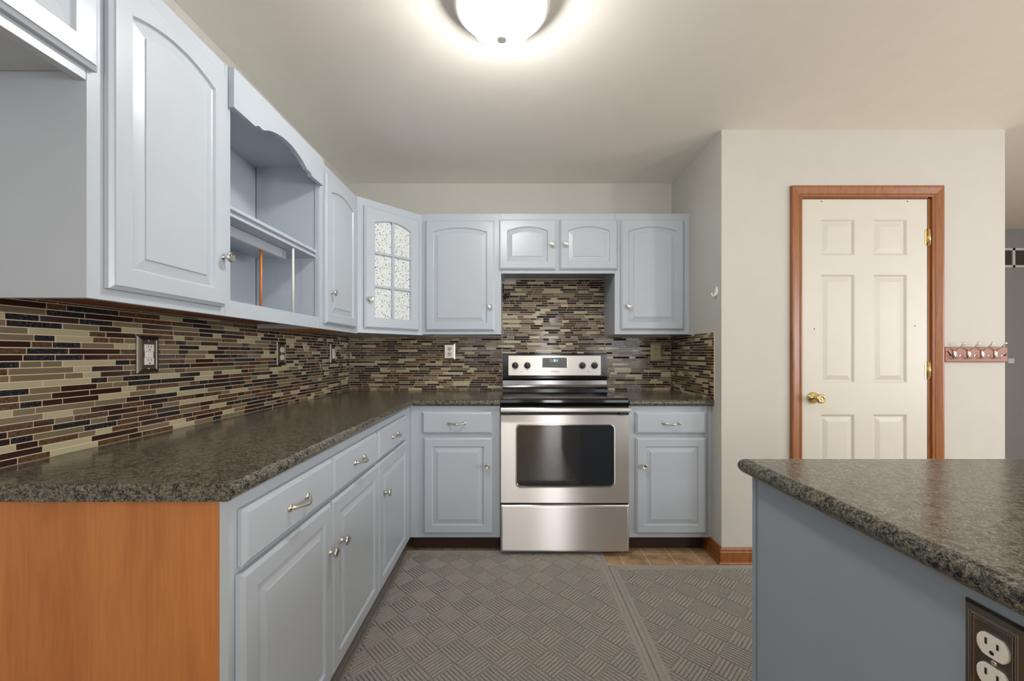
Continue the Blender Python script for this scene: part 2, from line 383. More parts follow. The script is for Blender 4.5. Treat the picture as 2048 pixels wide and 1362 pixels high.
def drawer_mesh(F, W, Hh):
    D = lambda k, w_: [F(k, k, w_), F(W - k, k, w_), F(W - k, Hh - k, w_), F(k, Hh - k, w_)]
    return MB().loops([D(0, .0012), D(0, .010), D(.0105, .0178), D(.011, .0195)])
def knob(F, u, v, parent, s=1.0):
    p = [(.0085, .0194), (.0085, .0215), (.006, .0235), (.0048, .028), (.0055, .032), (.011, .0355), (.0155, .039), (.0163, .042), (.0150, .0455), (.0120, .0475), (.0115, .0468), (.007, .0478), (.0065, .0473), (.003, .0485), (0, .0487)]
    b = F(u, v, 0)
    return MB().lathe(b, F.w, [(r * s, .0194 + (h - .0194) * s) for r, h in p], 0, 24).build('knob', 'nickel', parent)
def pull(F, u, v, parent, L=.096):
    mb = MB(); n = 22; pts = []; rad = []
    for i in range(n + 1):
        t = i / n; a = math.sin(math.pi * t)
        pts.append(F(u - L / 2 * .94 + L * .94 * t, v - .003 * a, .0215 + .026 * a ** .62))
        rad.append(.0036 + .0030 * math.exp(-((t - .5) / .17) ** 2) + .003 * (math.exp(-(t / .07) ** 2) + math.exp(-((1 - t) / .07) ** 2)))
    mb.tube(pts, rad, 0, 12)
    for q in (-1, 1): mb.lathe(F(u + q * L * .47, v, 0), F.w, [(.0105, .0194), (.0108, .022), (.0085, .0255), (.004, .028), (0, .0285)], 0, 18)
    return mb.build('handle', 'nickel', parent)
def front(F0, u0, v0, parent, W, Hh, **k):
    """door on frame F0 with lower left corner (u0, v0)"""
    F = Frame(F0(u0, v0, 0), F0.u, F0.w); d = door_mesh(F, W, Hh, **k).build('door', 'cab', parent); return F, d
def drawer(F0, u0, v0, parent, W, Hh):
    F = Frame(F0(u0, v0, 0), F0.u, F0.w); d = drawer_mesh(F, W, Hh).build('drawer', 'cab', parent); pull(F, W / 2, Hh * .5, d); return d
G = .0004
def carcass(F, W, depth, z0, z1, fw=.04, rails=(), ends=(True, True), under='under', recess=.02, lip=(True, True)):
    """F: face-frame plane at lower left of the box (v=0 -> z0). Closed box, painted sides, wood underside."""
    mb = MB(); hh = z1 - z0
    mb.fbox(F, G, W - G, 0, hh, -.019, 0, 0)                                     # face frame
    v0, v1 = (0 if q else recess for q in lip)
    mb.fbox(F, G, .016, v0, hh, -depth + .0092, -.019, 0); mb.fbox(F, W - .016, W - G, v1, hh, -depth + .0092, -.019, 0)
    mb.fbox(F, .016 if lip[0] else G, W - (.016 if lip[1] else G), recess - .0004, recess + .012, -depth + .0092, -.019, 1)
    mb.fbox(F, .016, W - .016, hh - .012, hh, -depth + G, -.019, 0)
    return mb, ['cab', under]

# ---- upper cabinets on the left wall (face plane x = -.906)
XF = -.906; DEP = XF - XL; U0, U1 = 1.300, 2.094
def upper_left(name, y0, y1, z0, z1, label, **k):
    F = LEFT(XF, y0, z0); t = thing(name, (XL + DEP / 2, (y0 + y1) / 2, z0), label, 'cabinet', 'painted wall cabinets'); mb, ms = carcass(F, y1 - y0, DEP, z0, z1, **k); mb.build('body', ms, t); return F, t
# short cabinet above the gap at the end of the counter
F, t = upper_left('wall_cabinet', .10, .8605, 1.762, U1, 'short blue-gray wall cabinet high up at the left edge, above the empty gap', under='cab', lip=(False, False))
f, d = front(F, .39, .024, t, .3825, .262, arch=.02); knob(f, .025, .05, d)
f, d = front(F, .012, .024, t, .372, .262, arch=.02); knob(f, .347, .05, d)
F, t = upper_left('wall_cabinet', .8613, 1.275, U0, U1, 'large arched-door wall cabinet nearest on the left wall, its plain side panel showing', lip=(True, False))
f, d = front(F, .0357, .026, t, .3625, .721, arch=.028); knob(f, .3445, .151, d)
# open shelf unit
Y0, Y1 = 1.2755, 1.9045; F = LEFT(XF, Y0, U0); W = Y1 - Y0; hh = U1 - U0
t = thing('open_shelf_cabinet', (XL + DEP / 2, (Y0 + Y1) / 2, U0), 'open wall cabinet with a shelf, two plate dowels and a scalloped valance', 'cabinet', 'painted wall cabinets')
mb = MB()
mb.fbox(F, G, .0245, 0, hh, -.019, 0, 0); mb.fbox(F, W - .0085, W - G, 0, hh, -.019, 0, 0)
mb.fbox(F, .0245, W - .0085, 0, .052, -.019, 0, 0); mb.fbox(F, .0245, W - .0085, hh - .06, hh, -.019, 0, 0)
mb.fbox(F, G, .0165, .0325, hh, -DEP + .0092, -.019, 0); mb.fbox(F, W - .0165 + .012, W - G, .0325, hh, -DEP + .0092, -.019, 0)
mb.fbox(F, G, W - G, .02, .032, -DEP + .0092, -.019, 1); mb.fbox(F, .0165, W - .0045, .032, .036, -DEP + .006, -.019, 0)
mb.fbox(F, .0165, W - .0045, .755, .767, -DEP + G, -.019, 0); mb.fbox(F, .0165, W - .0045, .036, .755, -DEP + G, -DEP + .006, 0)
mb.build('body', ['cab', 'under'], t)
mb = MB(); mb.fbox(F, .0168, W - .0048, .352, .366, -DEP + .0065, -.012, 0, .002); mb.fbox(F, .0168, W - .0048, .330, .352, -DEP + .0065, -.026, 0); mb.fbox(F, .0168, W - .0048, .330, .341, -.026, -.014, 0, .002)
mb.build('shelf', 'cab', t)
MB().fbox(F, .0170, 1.757 - Y0, .2905, .3298, -.104, -.076, 0, .003).build('plate_rail', 'cab', t)
MB().lathe(F(1.604 - Y0, .0362, -.090), (0, 0, 1), [(.0052, 0), (.0052, .2540)], 0, 14).build('dowel', 'dowelwood', t)['label'] = 'copper-coloured dowel'
MB().lathe(F(1.716 - Y0, .0362, -.024), (0, 0, 1), [(.0048, 0), (.0048, .2935)], 0, 14).build('dowel', 'white', t)['label'] = 'white dowel'
ctrl = [(1.290, 1.967), (1.40, 1.966), (1.408, 1.974), (1.420, 1.9785), (1.434, 1.977), (1.446, 1.978), (1.455, 1.983)]
a0, a1 = 1.455, 1.740
ctrl += [(a0 + (a1 - a0) * i / 20, 1.983 + .036 * math.sin(math.pi * i / 20) ** .8) for i in range(1, 20)]
ctrl += [(1.740, 1.983), (1.748, 1.978), (1.760, 1.977), (1.774, 1.9785), (1.786, 1.974), (1.794, 1.966), (1.902, 1.969)]
poly = [(XF + .0005, y, z) for y, z in ctrl] + [(XF + .0005, 1.902, U1), (XF + .0005, 1.290, U1)]
MB().prism(poly, (0, 0, 0), (.0185, 0, 0)).build('valance', 'cab', t)
# narrow arched cabinet
F, t = upper_left('wall_cabinet', 1.905, 2.3645, U0, U1, 'narrow arched-door wall cabinet between the open shelf and the glass corner cabinet', under='endwood', recess=.0006)
f, d = front(F, .032, .027, t, .373, .721, arch=.028); knob(f, .0455, .153, d)
# ---- diagonal corner cabinet with the glass door
P1 = Vector((XF, 2.3655, 0)); P2 = Vector((-.599, 2.695, 0)); CU0, CU1 = 1.305, 2.102
t = thing('corner_cabinet', (-1.0, 2.75, CU0), 'diagonal corner wall cabinet with a six-pane speckled glass door', 'cabinet', 'painted wall cabinets')
U = P2 - P1; LU = U.length; U.normalize(); Wd = Vector((U.y, -U.x, 0)); F = Frame((P1.x, P1.y, CU0), U, Wd)
poly = [(XL + G, YB - G, 0), (XL + G, 2.3655, 0), (P1.x, P1.y, 0), (P2.x, P2.y, 0), (P2.x, YB - G, 0)]
MB().prism(poly, (0, 0, CU0), (0, 0, CU1)).build('body', 'cab', t)
f = Frame(F(.036, .028, 0), U, Wd); Wg, Hg = LU - .072, .724
d = door_mesh(f, Wg, Hg, arch=.030, st=.062, tr=.058, glass=True)
gx0, gx1, gz0, gz1 = .066, Wg - .066, .066, Hg - .062; gm = (gx0 + gx1) / 2; rz = gz1 - .030
for a, b, c, e in ((gm - .0085, gm + .0085, gz0 - .002, gz1 - .001), (gx0 - .002, gx1 + .002, gz0 + (rz - gz0) * .335 - .0085, gz0 + (rz - gz0) * .335 + .0085), (gx0 - .002, gx1 + .002, gz0 + (rz - gz0) * .69 - .0085, gz0 + (rz - gz0) * .69 + .0085)):
    d.fbox(f, a, b, c, e, .0062, .0178, 0, .003)
d = d.build('door', 'cab', t)
pn = MB(); lp = lambda w_: dloop(Wg, Hg, .0662, f, w_, .0622, .030)
pn.loops([lp(.0020), lp(.0058)]); p = pn.build('glass_pane', 'pane', d); p['label'] = 'white glass with black specks'
knob(f, .030, .172, d)
# ---- upper cabinets on the back wall (face plane y = 2.695)
YU = 2.695; BD = YB - YU; V0, V1 = 1.311, 2.113
def upper_back(x0, x1, z0, z1, label, **k):
    F = BACK(x0, YU, z0); t = thing('wall_cabinet', ((x0 + x1) / 2, YU + BD / 2, z0), label, 'cabinet', 'painted wall cabinets'); mb, ms = carcass(F, x1 - x0, BD, z0, z1, **k); mb.build('body', ms, t); return F, t
F, t = upper_back(-.5985, -.0755, V0, V1, 'arched-door wall cabinet left of the range, beside the glass corner door')
f, d = front(F, .0225, .024, t, .456, .729, arch=.028); knob(f, .4285, .159, d)
F, t = upper_back(-.0750, .6795, 1.716, V1, 'short two-door wall cabinet above the range', under='isle', recess=.022)
f, d = front(F, -.015 + .001, .024, t, .375, .331, arch=.027, st=.052); knob(f, .348, .162, d)
f, d = front(F, .389, .024, t, .381, .331, arch=.027, st=.052); knob(f, .036, .163, d)
F, t = upper_back(.6800, 1.1775, V0, V1, 'arched-door wall cabinet right of the range, against the side wall')
f, d = front(F, .0375 + .001, .030, t, .416, .729, arch=.028); knob(f, .0445, .153, d)

# ------------------------------------------------------------------ base cabinets
XB = -.604; YBf = 2.393; BZ = .874; KZ = .097
def base_body(F, W, depth, kick=.07, end0=None, inner0=0.0):
    mb = MB()
    mb.fbox(F, G, W - G, KZ, BZ - .0005, -.019, 0, 0)
    mb.fbox(F, G, W - G, KZ, BZ - .0005, -depth + G, -.0195, 1 if end0 else 0)
    mb.fbox(F, G, W - G, .0005, KZ - .0005, -depth + G, -kick, 2)
    return mb
units = [(.8605, 1.3285, .888, 1.327, .880, 1.317, 'wood-sided base cabinet at the near end of the left run, below its counter end'),
         (1.3290, 1.7755, 1.332, 1.7615, 1.3245, 1.7755, 'middle base cabinet of the left run, with one drawer above one door'),
         (1.7760, 2.3925, 1.7815, 2.252, 1.780, 2.260, 'farthest base cabinet of the left run, next to the inner corner')]
for i, (y0, y1, a, b, c, e, lab) in enumerate(units):
    F = LEFT(XB, y0, 0); t = thing('base_cabinet', ((XL + XB) / 2, (y0 + y1) / 2, 0), lab, 'cabinet', 'painted base cabinets')
    base_body(F, y1 - y0, XB - XL, end0=(i == 0)).build('body', ['cab', 'endwood', 'kick'], t)
    drawer(F, a - y0, .7125, t, b - a, .127)
    f, d = front(F, c - y0 + .0004, .126, t, e - c - .0008, .573)
    knob(f, (e - c - .022) if i == 0 else (.0565 if i == 1 else .077), .419, d)
F = BACK(-.6035, YBf, 0); t = thing('base_cabinet', (-.34, 2.69, 0), 'base cabinet on the back wall, left of the range', 'cabinet', 'painted base cabinets')
base_body(F, .530, YB - YBf).build('body', ['cab', 'endwood', 'kick'], t)
drawer(F, .0725, .711, t, .411, .1275); f, d = front(F, .0815, .126, t, .402, .561); knob(f, .376, .400, d)
F = BACK(.6845, YBf, 0); t = thing('base_cabinet', (.93, 2.69, 0), 'base cabinet on the back wall, right of the range', 'cabinet', 'painted base cabinets')
mb = base_body(F, .493 - .024, YB - YBf); mb.box((.6845 + .472, YBf + .004, KZ), (1.1772, YBf + .02, BZ - .0005))
mb.build('body', ['cab', 'endwood', 'kick'], t)
drawer(F, .040, .711, t, .415, .1275); f, d = front(F, .042, .126, t, .412, .561); knob(f, .042, .400, d)

# ------------------------------------------------------------------ worktops
def nose(depth, r=.0185, top=.911):
    zc = top - r; p = []
    for i in range(13):
        a = math.pi / 2 - math.pi * i / 12; p.append((r - r * math.cos(a), zc + r * math.sin(a)))
    return [(depth, top)] + p + [(depth, top - 2 * r)]
pr = nose(.6343); NX, NY = -.576, 2.365; mb = MB()
mb.loops([[(NX - o, .8376, z) for o, z in pr], [(NX - o, NY + o, z) for o, z in pr], [(-.0732, NY + o, z) for o, z in pr]])
tag(mb.build('countertop', 'counter'), 'L-shaped dark stone-pattern countertop along the left and back walls', 'countertop', 'stone-pattern countertops')
tag(MB().loops([[(.6832, NY + o, z) for o, z in pr], [(1.1772, NY + o, z) for o, z in pr]]).build('countertop', 'counter'), 'short dark countertop between the range and the right side wall', 'countertop', 'stone-pattern countertops')
# island top: rounded edge on its left and far sides
pi_ = nose(.06, .0195); IX, IY = .586, 1.055; mb = MB()
X2, Y2 = 1.95, -.45
mb.loops([[(IX + o, Y2, z) for o, z in pi_], [(IX + o, IY - o, z) for o, z in pi_], [(X2, IY - o, z) for o, z in pi_]], 0, False, False)
for z in (.911, .872): mb.face([(IX + .06, Y2, z), (X2, Y2, z), (X2, IY - .06, z), (IX + .06, IY - .06, z)])
mb.face([(IX + o, Y2, z) for o, z in pi_] + [(X2, Y2, .872), (X2, Y2, .911)]); mb.face([(X2, IY - o, z) for o, z in pi_] + [(X2, Y2, .872), (X2, Y2, .911)])
tag(mb.build('island_countertop', 'counter'), 'dark countertop with rounded edge on the island at right', 'countertop', 'stone-pattern countertops')
t = thing('kitchen_island', (1.25, .3, 0), 'blue-gray kitchen island at the lower right, with a power outlet on its side', 'island')
MB().box((.617, -.40, .0005), (1.90, 1.0357, .8715)).build('body', 'isle', t)
MB().box((.6135, 1.0225, .0005), (.6168, 1.0362, .8712), 0, .0012).build('corner_trim', 'isle', t)

# ------------------------------------------------------------------ electric range
RX0, RX1 = -.0696, .6789
t = thing('electric_range', (.305, 2.66, 0), 'stainless steel electric range with black glass cooktop between the base cabinets', 'stove')
mb = MB(); mb.box((RX0 + .002, 2.395, .03), (RX1 - .002, 2.975, .872), 0)
for x in (RX0 + .05, RX1 - .05):
    for y in (2.43, 2.94): mb.lathe((x, y, .0003), (0, 0, 1), [(.018, 0), (.018, .03)], 0, 12)
mb.build('body', 'matteblack', t)
def rr(F, u0, u1, v0, v1, r, w_, n=5):
    p = []
    for cx, cy, a0 in ((u1 - r, v1 - r, 0), (u0 + r, v1 - r, 90), (u0 + r, v0 + r, 180), (u1 - r, v0 + r, 270)):
        for i in range(n + 1): a = R(a0 + 90 * i / n); p.append(F(cx + r * math.cos(a), cy + r * math.sin(a), w_))
    return p
F = BACK(RX0, 2.352, 0); RW = RX1 - RX0
# oven door: steel sheet around a rounded opening
wu0, wu1, wv0, wv1 = .087, .664, .4025, .774
mb = MB(); D = lambda r, k, w_: rr(F, k, RW - k, .3135 + k, .828 - k, r, w_); 
inner = lambda k, w_: rr(F, wu0 + k, wu1 - k, wv0 + k, wv1 - k, .030 - k * .5, w_)
mb.loops([D(.004, 0, -.040), D(.004, 0, -.003), D(.004, .003, 0), inner(0, 0)], 0, True, False)
mb.loops([inner(0, 0), inner(.003, .004), inner(.007, .004), inner(.010, -.004)], 1, False, False)
od = mb.build('oven_door', ['steel', 'chrome'], t)
MB().loops([inner(.0101, -.006), inner(.0101, -.0035)]).build('window', 'ovenglass', od)['label'] = 'dark oven glass'
mb = MB()   # full width handle bar on two end brackets
hp = [(.036, .846), (.040, .849), (.041, .855), (.040, .867), (.036, .872), (.026, .872), (.022, .866), (.022, .850), (.026, .846)]
mb.loops([[F(.003, z, w_) for w_, z in hp], [F(RW - .003, z, w_) for w_, z in hp]])
mb.build('handle', 'panelsteel', od)
mb = MB()
for u in (.02, RW - .06): mb.fbox(F, u, u + .04, .829, .868, -.004, .0215, 0)
mb.fbox(F, .004, RW - .004, .829, .838, -.03, .010, 0); mb.build('handle_bracket', 'matteblack', od)
mb = MB(); S = lambda k, w_: rr(F, k, RW - k, .030 + k, .3015 - k, .004, w_)
mb.loops([S(0, -.035), S(0, -.006), S(.006, 0), S(.012, .0012)]); mb.build('storage_drawer', 'steel', t)
# cooktop: black glass with rolled front
mb = MB(); cp = [(2.930, .9165), (2.405, .9165), (2.392, .9185), (2.383, .9165), (2.377, .909), (2.3755, .895), (2.378, .882), (2.384, .8735), (2.930, .8735)]
mb.loops([[(-.0712, y, z) for y, z in cp], [(.6815, y, z) for y, z in cp]]); ck = mb.build('cooktop', 'blackglass', t)
def ring(cx, cy, r0, r1):
    n = 40; mb = MB(); c = lambda r, z: [(cx + r * math.cos(2 * math.pi * i / n), cy + r * math.sin(2 * math.pi * i / n), z) for i in range(n)]
    mb.loops([c(r0, .9166), c(r0, .9169), c(r1, .9169), c(r1, .9166)], ring=True); return mb.build('burner_ring', 'burner', ck)
for cx, cy, r in ((.10, 2.55, .115), (.51, 2.54, .095), (.11, 2.79, .08), (.50, 2.80, .105)): ring(cx, cy, r - .002, r); ring(cx, cy, r * .62 - .002, r * .62)
# backguard
mb = MB(); bx0, bx1 = -.0705, .6815
gp = [(2.985, .9168), (2.905, .9168), (2.905, .928), (2.913, .940), (2.922, .958), (2.925, .990), (2.921, 1.005), (2.9205, 1.016), (2.930, 1.020), (2.930, 1.178), (2.936, 1.1835), (2.985, 1.1835)]
mb.loops([[(bx0, y, z) for y, z in gp], [(bx1, y, z) for y, z in gp]]); bg = mb.build('backguard', 'black', t)
MB().loops([[(bx0 + .002, y, z) for y, z in ((2.9125, .943), (2.9215, .960), (2.9240, .988), (2.9265, .988), (2.9265, .943))], [(bx1 - .002, y, z) for y, z in ((2.9125, .943), (2.9215, .960), (2.9240, .988), (2.9265, .988), (2.9265, .943))]]).build('lower_trim_strip', 'darksteel', bg)
Fb = BACK(0, 2.9298, 0); s9 = 810 / 2.93; PX = lambda px: (px - 1025) / s9; PZ = lambda py: EYE + (708 - py) / s9
q = lambda k, w_: rr(Fb, PX(1016.5) + k, PX(1202) - k, PZ(751) + k, PZ(711) - k, .008, w_)
MB().loops([q(0, 0), q(0, .002), q(.0015, .0035)]).build('control_panel', 'panelsteel', bg)
q = lambda k, w_: rr(Fb, PX(1084.5) + k, PX(1134) - k, PZ(735.3) + k, PZ(715.3) - k, .007, w_)
cd = MB().loops([q(-.0016, .0036), q(-.0016, .0044), q(.0, .0046)], 1).loops([q(.0002, .0047), q(.0004, .0050)], 0).build('display', ['consoleglass', 'chrome'], bg)
MB().fbox(Fb, PX(1098.5), PX(1119), PZ(724.2), PZ(718), .0051, .0056).build('clock_window', 'screen', bg)
seg = {'1': 'bc', '3': 'abgcd'}; mb = MB(); dw, dh, th = .0085, .0165, .0024
for ch, px in (('1', 1106.2), ('3', 1108.2), ('1', 1112.0)):
    u, v = PX(px), PZ(723.5)
    R_ = {'a': (0, dw, dh - th, dh), 'b': (dw - th, dw, dh / 2, dh), 'c': (dw - th, dw, 0, dh / 2), 'd': (0, dw, 0, th), 'g': (0, dw, dh / 2 - th / 2, dh / 2 + th / 2)}
    for k in seg[ch]: a = R_[k]; mb.fbox(Fb, u + a[0], u + a[1], v + a[2], v + a[3], .00565, .0060)
mb.build('clock_digits', 'digit', bg)
for px, py, ww in ((1104.6, 731.8, 2), (1109.2, 731.8, 2), (1113.8, 731.8, 2.6), (1087.6, 718.4, 1.6), (1092.8, 718.4, 1.8), (1088, 724.5, 1.8), (1123, 717.8, 2.2), (1129, 717.8, 2.2), (1124, 720.6, 1.5), (1129, 720.6, 1.5), (1126.5, 727, 1.6), (1128.5, 730.5, 1.6)):
    MB().fbox(Fb, PX(px - ww / 2), PX(px + ww / 2), PZ(py + .55), PZ(py - .55), .0051, .0054).build('button_print', 'printlight', bg)
for px in (1030.4, 1054.6, 1164.4, 1188.6):
    c = Fb(PX(px), PZ(731), 0)
    mb = MB().lathe(c, (0, -1, 0), [(.0235, .0036), (.0235, .006), (.0215, .020), (.0195, .023), (0, .0235)], 0, 28); FF = Frame(c, (1, 0, 0), (0, -1, 0))
    mb.fbox(FF, -.0052, .0052, -.0205, .0235, .020, .032, 0, .0025); mb.fbox(FF, -.0011, .0011, .006, .0225, .0321, .0326, 1)
    kb = mb.build('dial', ['grayplastic', 'printlight'], bg)
    mb = MB(); n = 32; cc = lambda r, w_: [c + Vector((r * math.cos(2 * math.pi * i / n), -w_, r * math.sin(2 * math.pi * i / n))) for i in range(n)]
    mb.loops([cc(.0275, .0035), cc(.0275, .0039), cc(.0285, .0039), cc(.0285, .0035)], ring=True)
    if px < 1100: mb.prism([c + Vector((-.004, 0, -.0285)), c + Vector((.004, 0, -.0285)), c + Vector((0, 0, -.036))], (0, -.0036, 0), (0, -.0040, 0))
    mb.build('dial_ring_print', 'print', bg)
for px in (1042.5, 1176.5): MB().lathe(Fb(PX(px), PZ(743.2), 0), (0, -1, 0), [(.003, .0035), (.003, .0045)], 0, 12).build('indicator_light', 'matteblack', bg)
def text(body, loc, size, mat, parent, name, shear=0.0):
    c = bpy.data.curves.new(name, 'FONT'); c.body = body; c.size = size; c.align_x = 'CENTER'; c.align_y = 'CENTER'; c.shear = shear; c.extrude = .0002; c.space_character = .92
    c.materials.append(M[mat].m); o = bpy.data.objects.new(name, c); COL.objects.link(o); o.rotation_euler = (R(90), 0, 0); bpy.context.view_layer.update(); me = bpy.data.meshes.new_from_object(o); bpy.data.objects.remove(o); bpy.data.curves.remove(c)
    o = bpy.data.objects.new(name, me); COL.objects.link(o); o.rotation_euler = (R(90), 0, 0); place(o, loc, parent); return o
text('Whirlpool', Fb(PX(1110), PZ(743), .0038), .0165, 'print', bg, 'lettering', .28)

# loose black cord hanging at the top left of the tile field behind the range
mb = MB(); y = 2.986
mb.tube([(-.069, y, 1.70), (-.068, y - .004, 1.66), (-.066, y - .006, 1.625), (-.060, y - .008, 1.602), (-.045, y - .008, 1.590), (-.028, y - .006, 1.596), (-.018, y - .004, 1.612), (-.022, y - .003, 1.628), (-.036, y - .004, 1.622), (-.052, y - .007, 1.610), (-.062, y - .010, 1.588)], .0035, 0, 8)
tag(mb.build('cord', 'matteblack'), 'thin black cord dangling below the short cabinet above the range', 'cord')

# ------------------------------------------------------------------ outlets and switches
def outlet(F, kind, label, plate='plate', insert='ivory', w=.080, h=.122, name='power_outlet', cat='outlet', groove=False):
    t = thing(name, F(0, 0, 0), label, cat, 'outlets and switches' )
    rect = lambda a, b, w_: [F(-a, -b, w_), F(a, -b, w_), F(a, b, w_), F(-a, b, w_)]
    a, b = w / 2, h / 2; mb = MB()
    mb.loops([rect(a, b, .0002), rect(a, b, .0025), rect(a - .003, b - .003, .0060), rect(a - .012, b - .012, .0088), rect(a - .0135, b - .0135, .0066), rect(a - .0145, b - .0145, .0062)])
    mb.build('plate', plate, t)
    if groove:
        mb = MB()
        for k in (.0095, .012, .0145):
            rl = lambda x, w_: rect(a - x, b - x, w_)
            mb.loops([rl(k, .0062), rl(k, .0092), rl(k + .0007, .0092), rl(k + .0007, .0062)], ring=True)
        mb.build('rubbed_line', 'grooveline', t)
    if kind == 'duplex':
        for s_ in (-1, 1):
            cz = s_ * .0195; mb = MB(); n = 28
            def oc(r, w_): return [F(max(-.0172, min(.0172, r * 1.02 * math.cos(2 * math.pi * i / n))), cz + max(-.0138, min(.0138, r * math.sin(2 * math.pi * i / n))), w_) for i in range(n)]
            mb.loops([oc(.0172, .0058), oc(.0172, .0092), oc(.0160, .0098)])
            rc = mb.build('receptacle', insert, t)
            for u in (-.0063, .0063): MB().fbox(F, u - .0012, u + .0012, cz + .0005, cz + (.0085 if u < 0 else .0075), .0099, .0102).build('slot', 'slot', rc)
            MB().lathe(F(0, cz - .0072, 0), F.w, [(.0026, .0099), (.0026, .0102)], 0, 10).build('slot', 'slot', rc)
        MB().lathe(F(0, 0, 0), F.w, [(.0034, .0060), (.0034, .0074), (.0022, .0082), (0, .0083)], 0, 14).build('screw', 'nickel', t)
    elif kind == 'gfci':
        mb = MB(); mb.fbox(F, -.0168, .0168, -.0335, -.0105, .0055, .0092, 0, .001); mb.fbox(F, -.0168, .0168, .0105, .0335, .0055, .0092, 0, .001); mb.fbox(F, -.0150, .0150, -.0100, .0100, .0055, .0086, 0, .001)
        mb.fbox(F, -.010, -.001, -.006, .006, .0086, .0098, 0, .0005); mb.fbox(F, .001, .010, -.006, .006, .0086, .0098, 0, .0005)
        rc = mb.build('receptacle', 'whiteplastic', t)
        for cz in (-.022, .022):
            for u in (-.0055, .0055): MB().fbox(F, u - .001, u + .001, cz + .001, cz + .008, .0093, .0096).build('slot', 'slot', rc)
            MB().lathe(F(0, cz - .006, 0), F.w, [(.0024, .0093), (.0024, .0096)], 0, 10).build('slot', 'slot', rc)
        for cz in (-.046, .046): MB().lathe(F(0, cz, 0), F.w, [(.0032, .0060), (.0032, .0078), (0, .0084)], 0, 12).build('screw', 'nickel', t)
    else:
        mb = MB(); mb.fbox(F, -.0168, .0168, -.0335, .0335, .0055, .0082, 0, .001)
        mb.loops([[F(-.014, -.031, .0082), F(.014, -.031, .0082), F(.014, .031, .0082), F(-.014, .031, .0082)], [F(-.013, -.030, .0128), F(.013, -.030, .0128), F(.013, .030, .0088), F(-.013, .030, .0088)]])
        mb.build('rocker', 'whiteplastic', t)
        for cz in (-.046, .046): MB().lathe(F(0, cz, 0), F.w, [(.0032, .0060), (.0032, .0078), (0, .0084)], 0, 12).build('screw', 'nickel', t)
    return t
XT = XL + .0080
outlet(LEFT(XT, 1.333, 1.178), 'gfci', 'pewter-plated outlet with white test buttons, nearest on the left tile wall')
outlet(LEFT(XT, 2.1023, 1.182), 'duplex', 'pewter-plated round double outlet at mid length of the left tile wall')
outlet(LEFT(XT, 2.708, 1.182), 'rocker', 'pewter-plated white rocker switch on the left tile wall close to the corner', name='light_switch', cat='switch')
outlet(BACK(-.4645, YB - .0080, 1.1985), 'duplex', 'shiny nickel-plated outlet on the back tile wall, left of the range', plate='brightplate', w=.088, h=.124)
outlet(BACK(1.057, YB - .0080, 1.195), 'duplex', 'almond plastic outlet on the back tile wall, right of the range', plate='almond', insert='almond', w=.078, h=.124)
outlet(RIGHTW(.617, .5133, .7885), 'duplex', 'dark pewter-plated white outlet on the side of the island', plate='darkplate', insert='whiteplastic', w=.072, h=.124, groove=True)

# ------------------------------------------------------------------ ceiling light
LX, LY = -.037, 1.41
t = thing('ceiling_light', (LX, LY, 2.26), 'round flush ceiling light with a lit white glass bowl and metal rim', 'light')
mb = MB().lathe((LX, LY, 0), (0, 0, 1), [(.110, H - .0005), (.158, H - .001), (.166, H - .008), (.168, H - .028), (.164, H - .035), (.168, H - .040), (.168, H - .053), (.164, H - .060), (.152, H - .066), (.138, H - .071), (.124, H - .071), (.1185, H - .060), (.105, H - .03)], 0, 64, True, False)
mb.build('rim', 'fixture', t)
prof = [(.1120, 2.392), (.1150, 2.378), (.1160, 2.362)]
prof += [(.1160 * math.cos(a) ** .8, 2.362 - .087 * math.sin(a)) for a in [R(90) * i / 16 for i in range(1, 16)]] + [(.012, 2.2752)]
MB().lathe((LX, LY, 0), (0, 0, 1), prof, 0, 48, True, False).build('glass_bowl', 'glow', t)
MB().lathe((LX, LY, 0), (0, 0, 1), [(.0120, 2.2765), (.0175, 2.2745), (.0175, 2.2728), (.014, 2.2718), (.008, 2.2712), (0, 2.2710)], 0, 24).build('finial', 'finial', t)

# ------------------------------------------------------------------ coat rack, adhesive hook
F = BACK(0, YD - .0004, 0); t = thing('coat_rack', (2.598, YD - .01, 1.135), 'reddish wooden coat rack with four metal hooks, right of the door', 'coat rack')
bd = MB().fbox(F, 2.4215, 2.7735, 1.135, 1.2195, 0, .015, 0, .003).build('board', 'rackwood', t)
for px in (1908.3, 1936.7, 1963.7, 1990.0):
    x = (px - 1025) * 2.268 / 810; c = 1.180; mb = MB()
    n = 18; ov = lambda a, b, w_: [F(x + a * math.cos(2 * math.pi * i / n), c + b * math.sin(2 * math.pi * i / n), w_) for i in range(n)]
    mb.loops([ov(.0085, .025, .0151), ov(.0085, .025, .0175), ov(.006, .021, .021), ov(.003, .012, .0225)], 0, True, True, True)
    mb.tube([F(x, c + .014, .018), F(x, c + .024, .026), F(x, c + .036, .042), F(x, c + .050, .056), F(x, c + .060, .064)], [.004, .0036, .0034, .0034, .0034], 0, 8)
    mb.lathe(F(x, c + .060, .064), (0, -.6, .8), [(.003, -.002), (.0075, .001), (.0075, .003), (.004, .005), (0, .0055)], 0, 12)
    mb.tube([F(x, c - .014, .018), F(x, c - .024, .024), F(x, c - .025, .034), F(x, c - .016, .041), F(x, c - .006, .044)], .0032, 0, 8)
    mb.lathe(F(x, c - .006, .044), (0, -.4, 1), [(.003, -.002), (.006, .001), (.006, .003), (0, .005)], 0, 12)
    mb.build('hook', 'chrome', t)
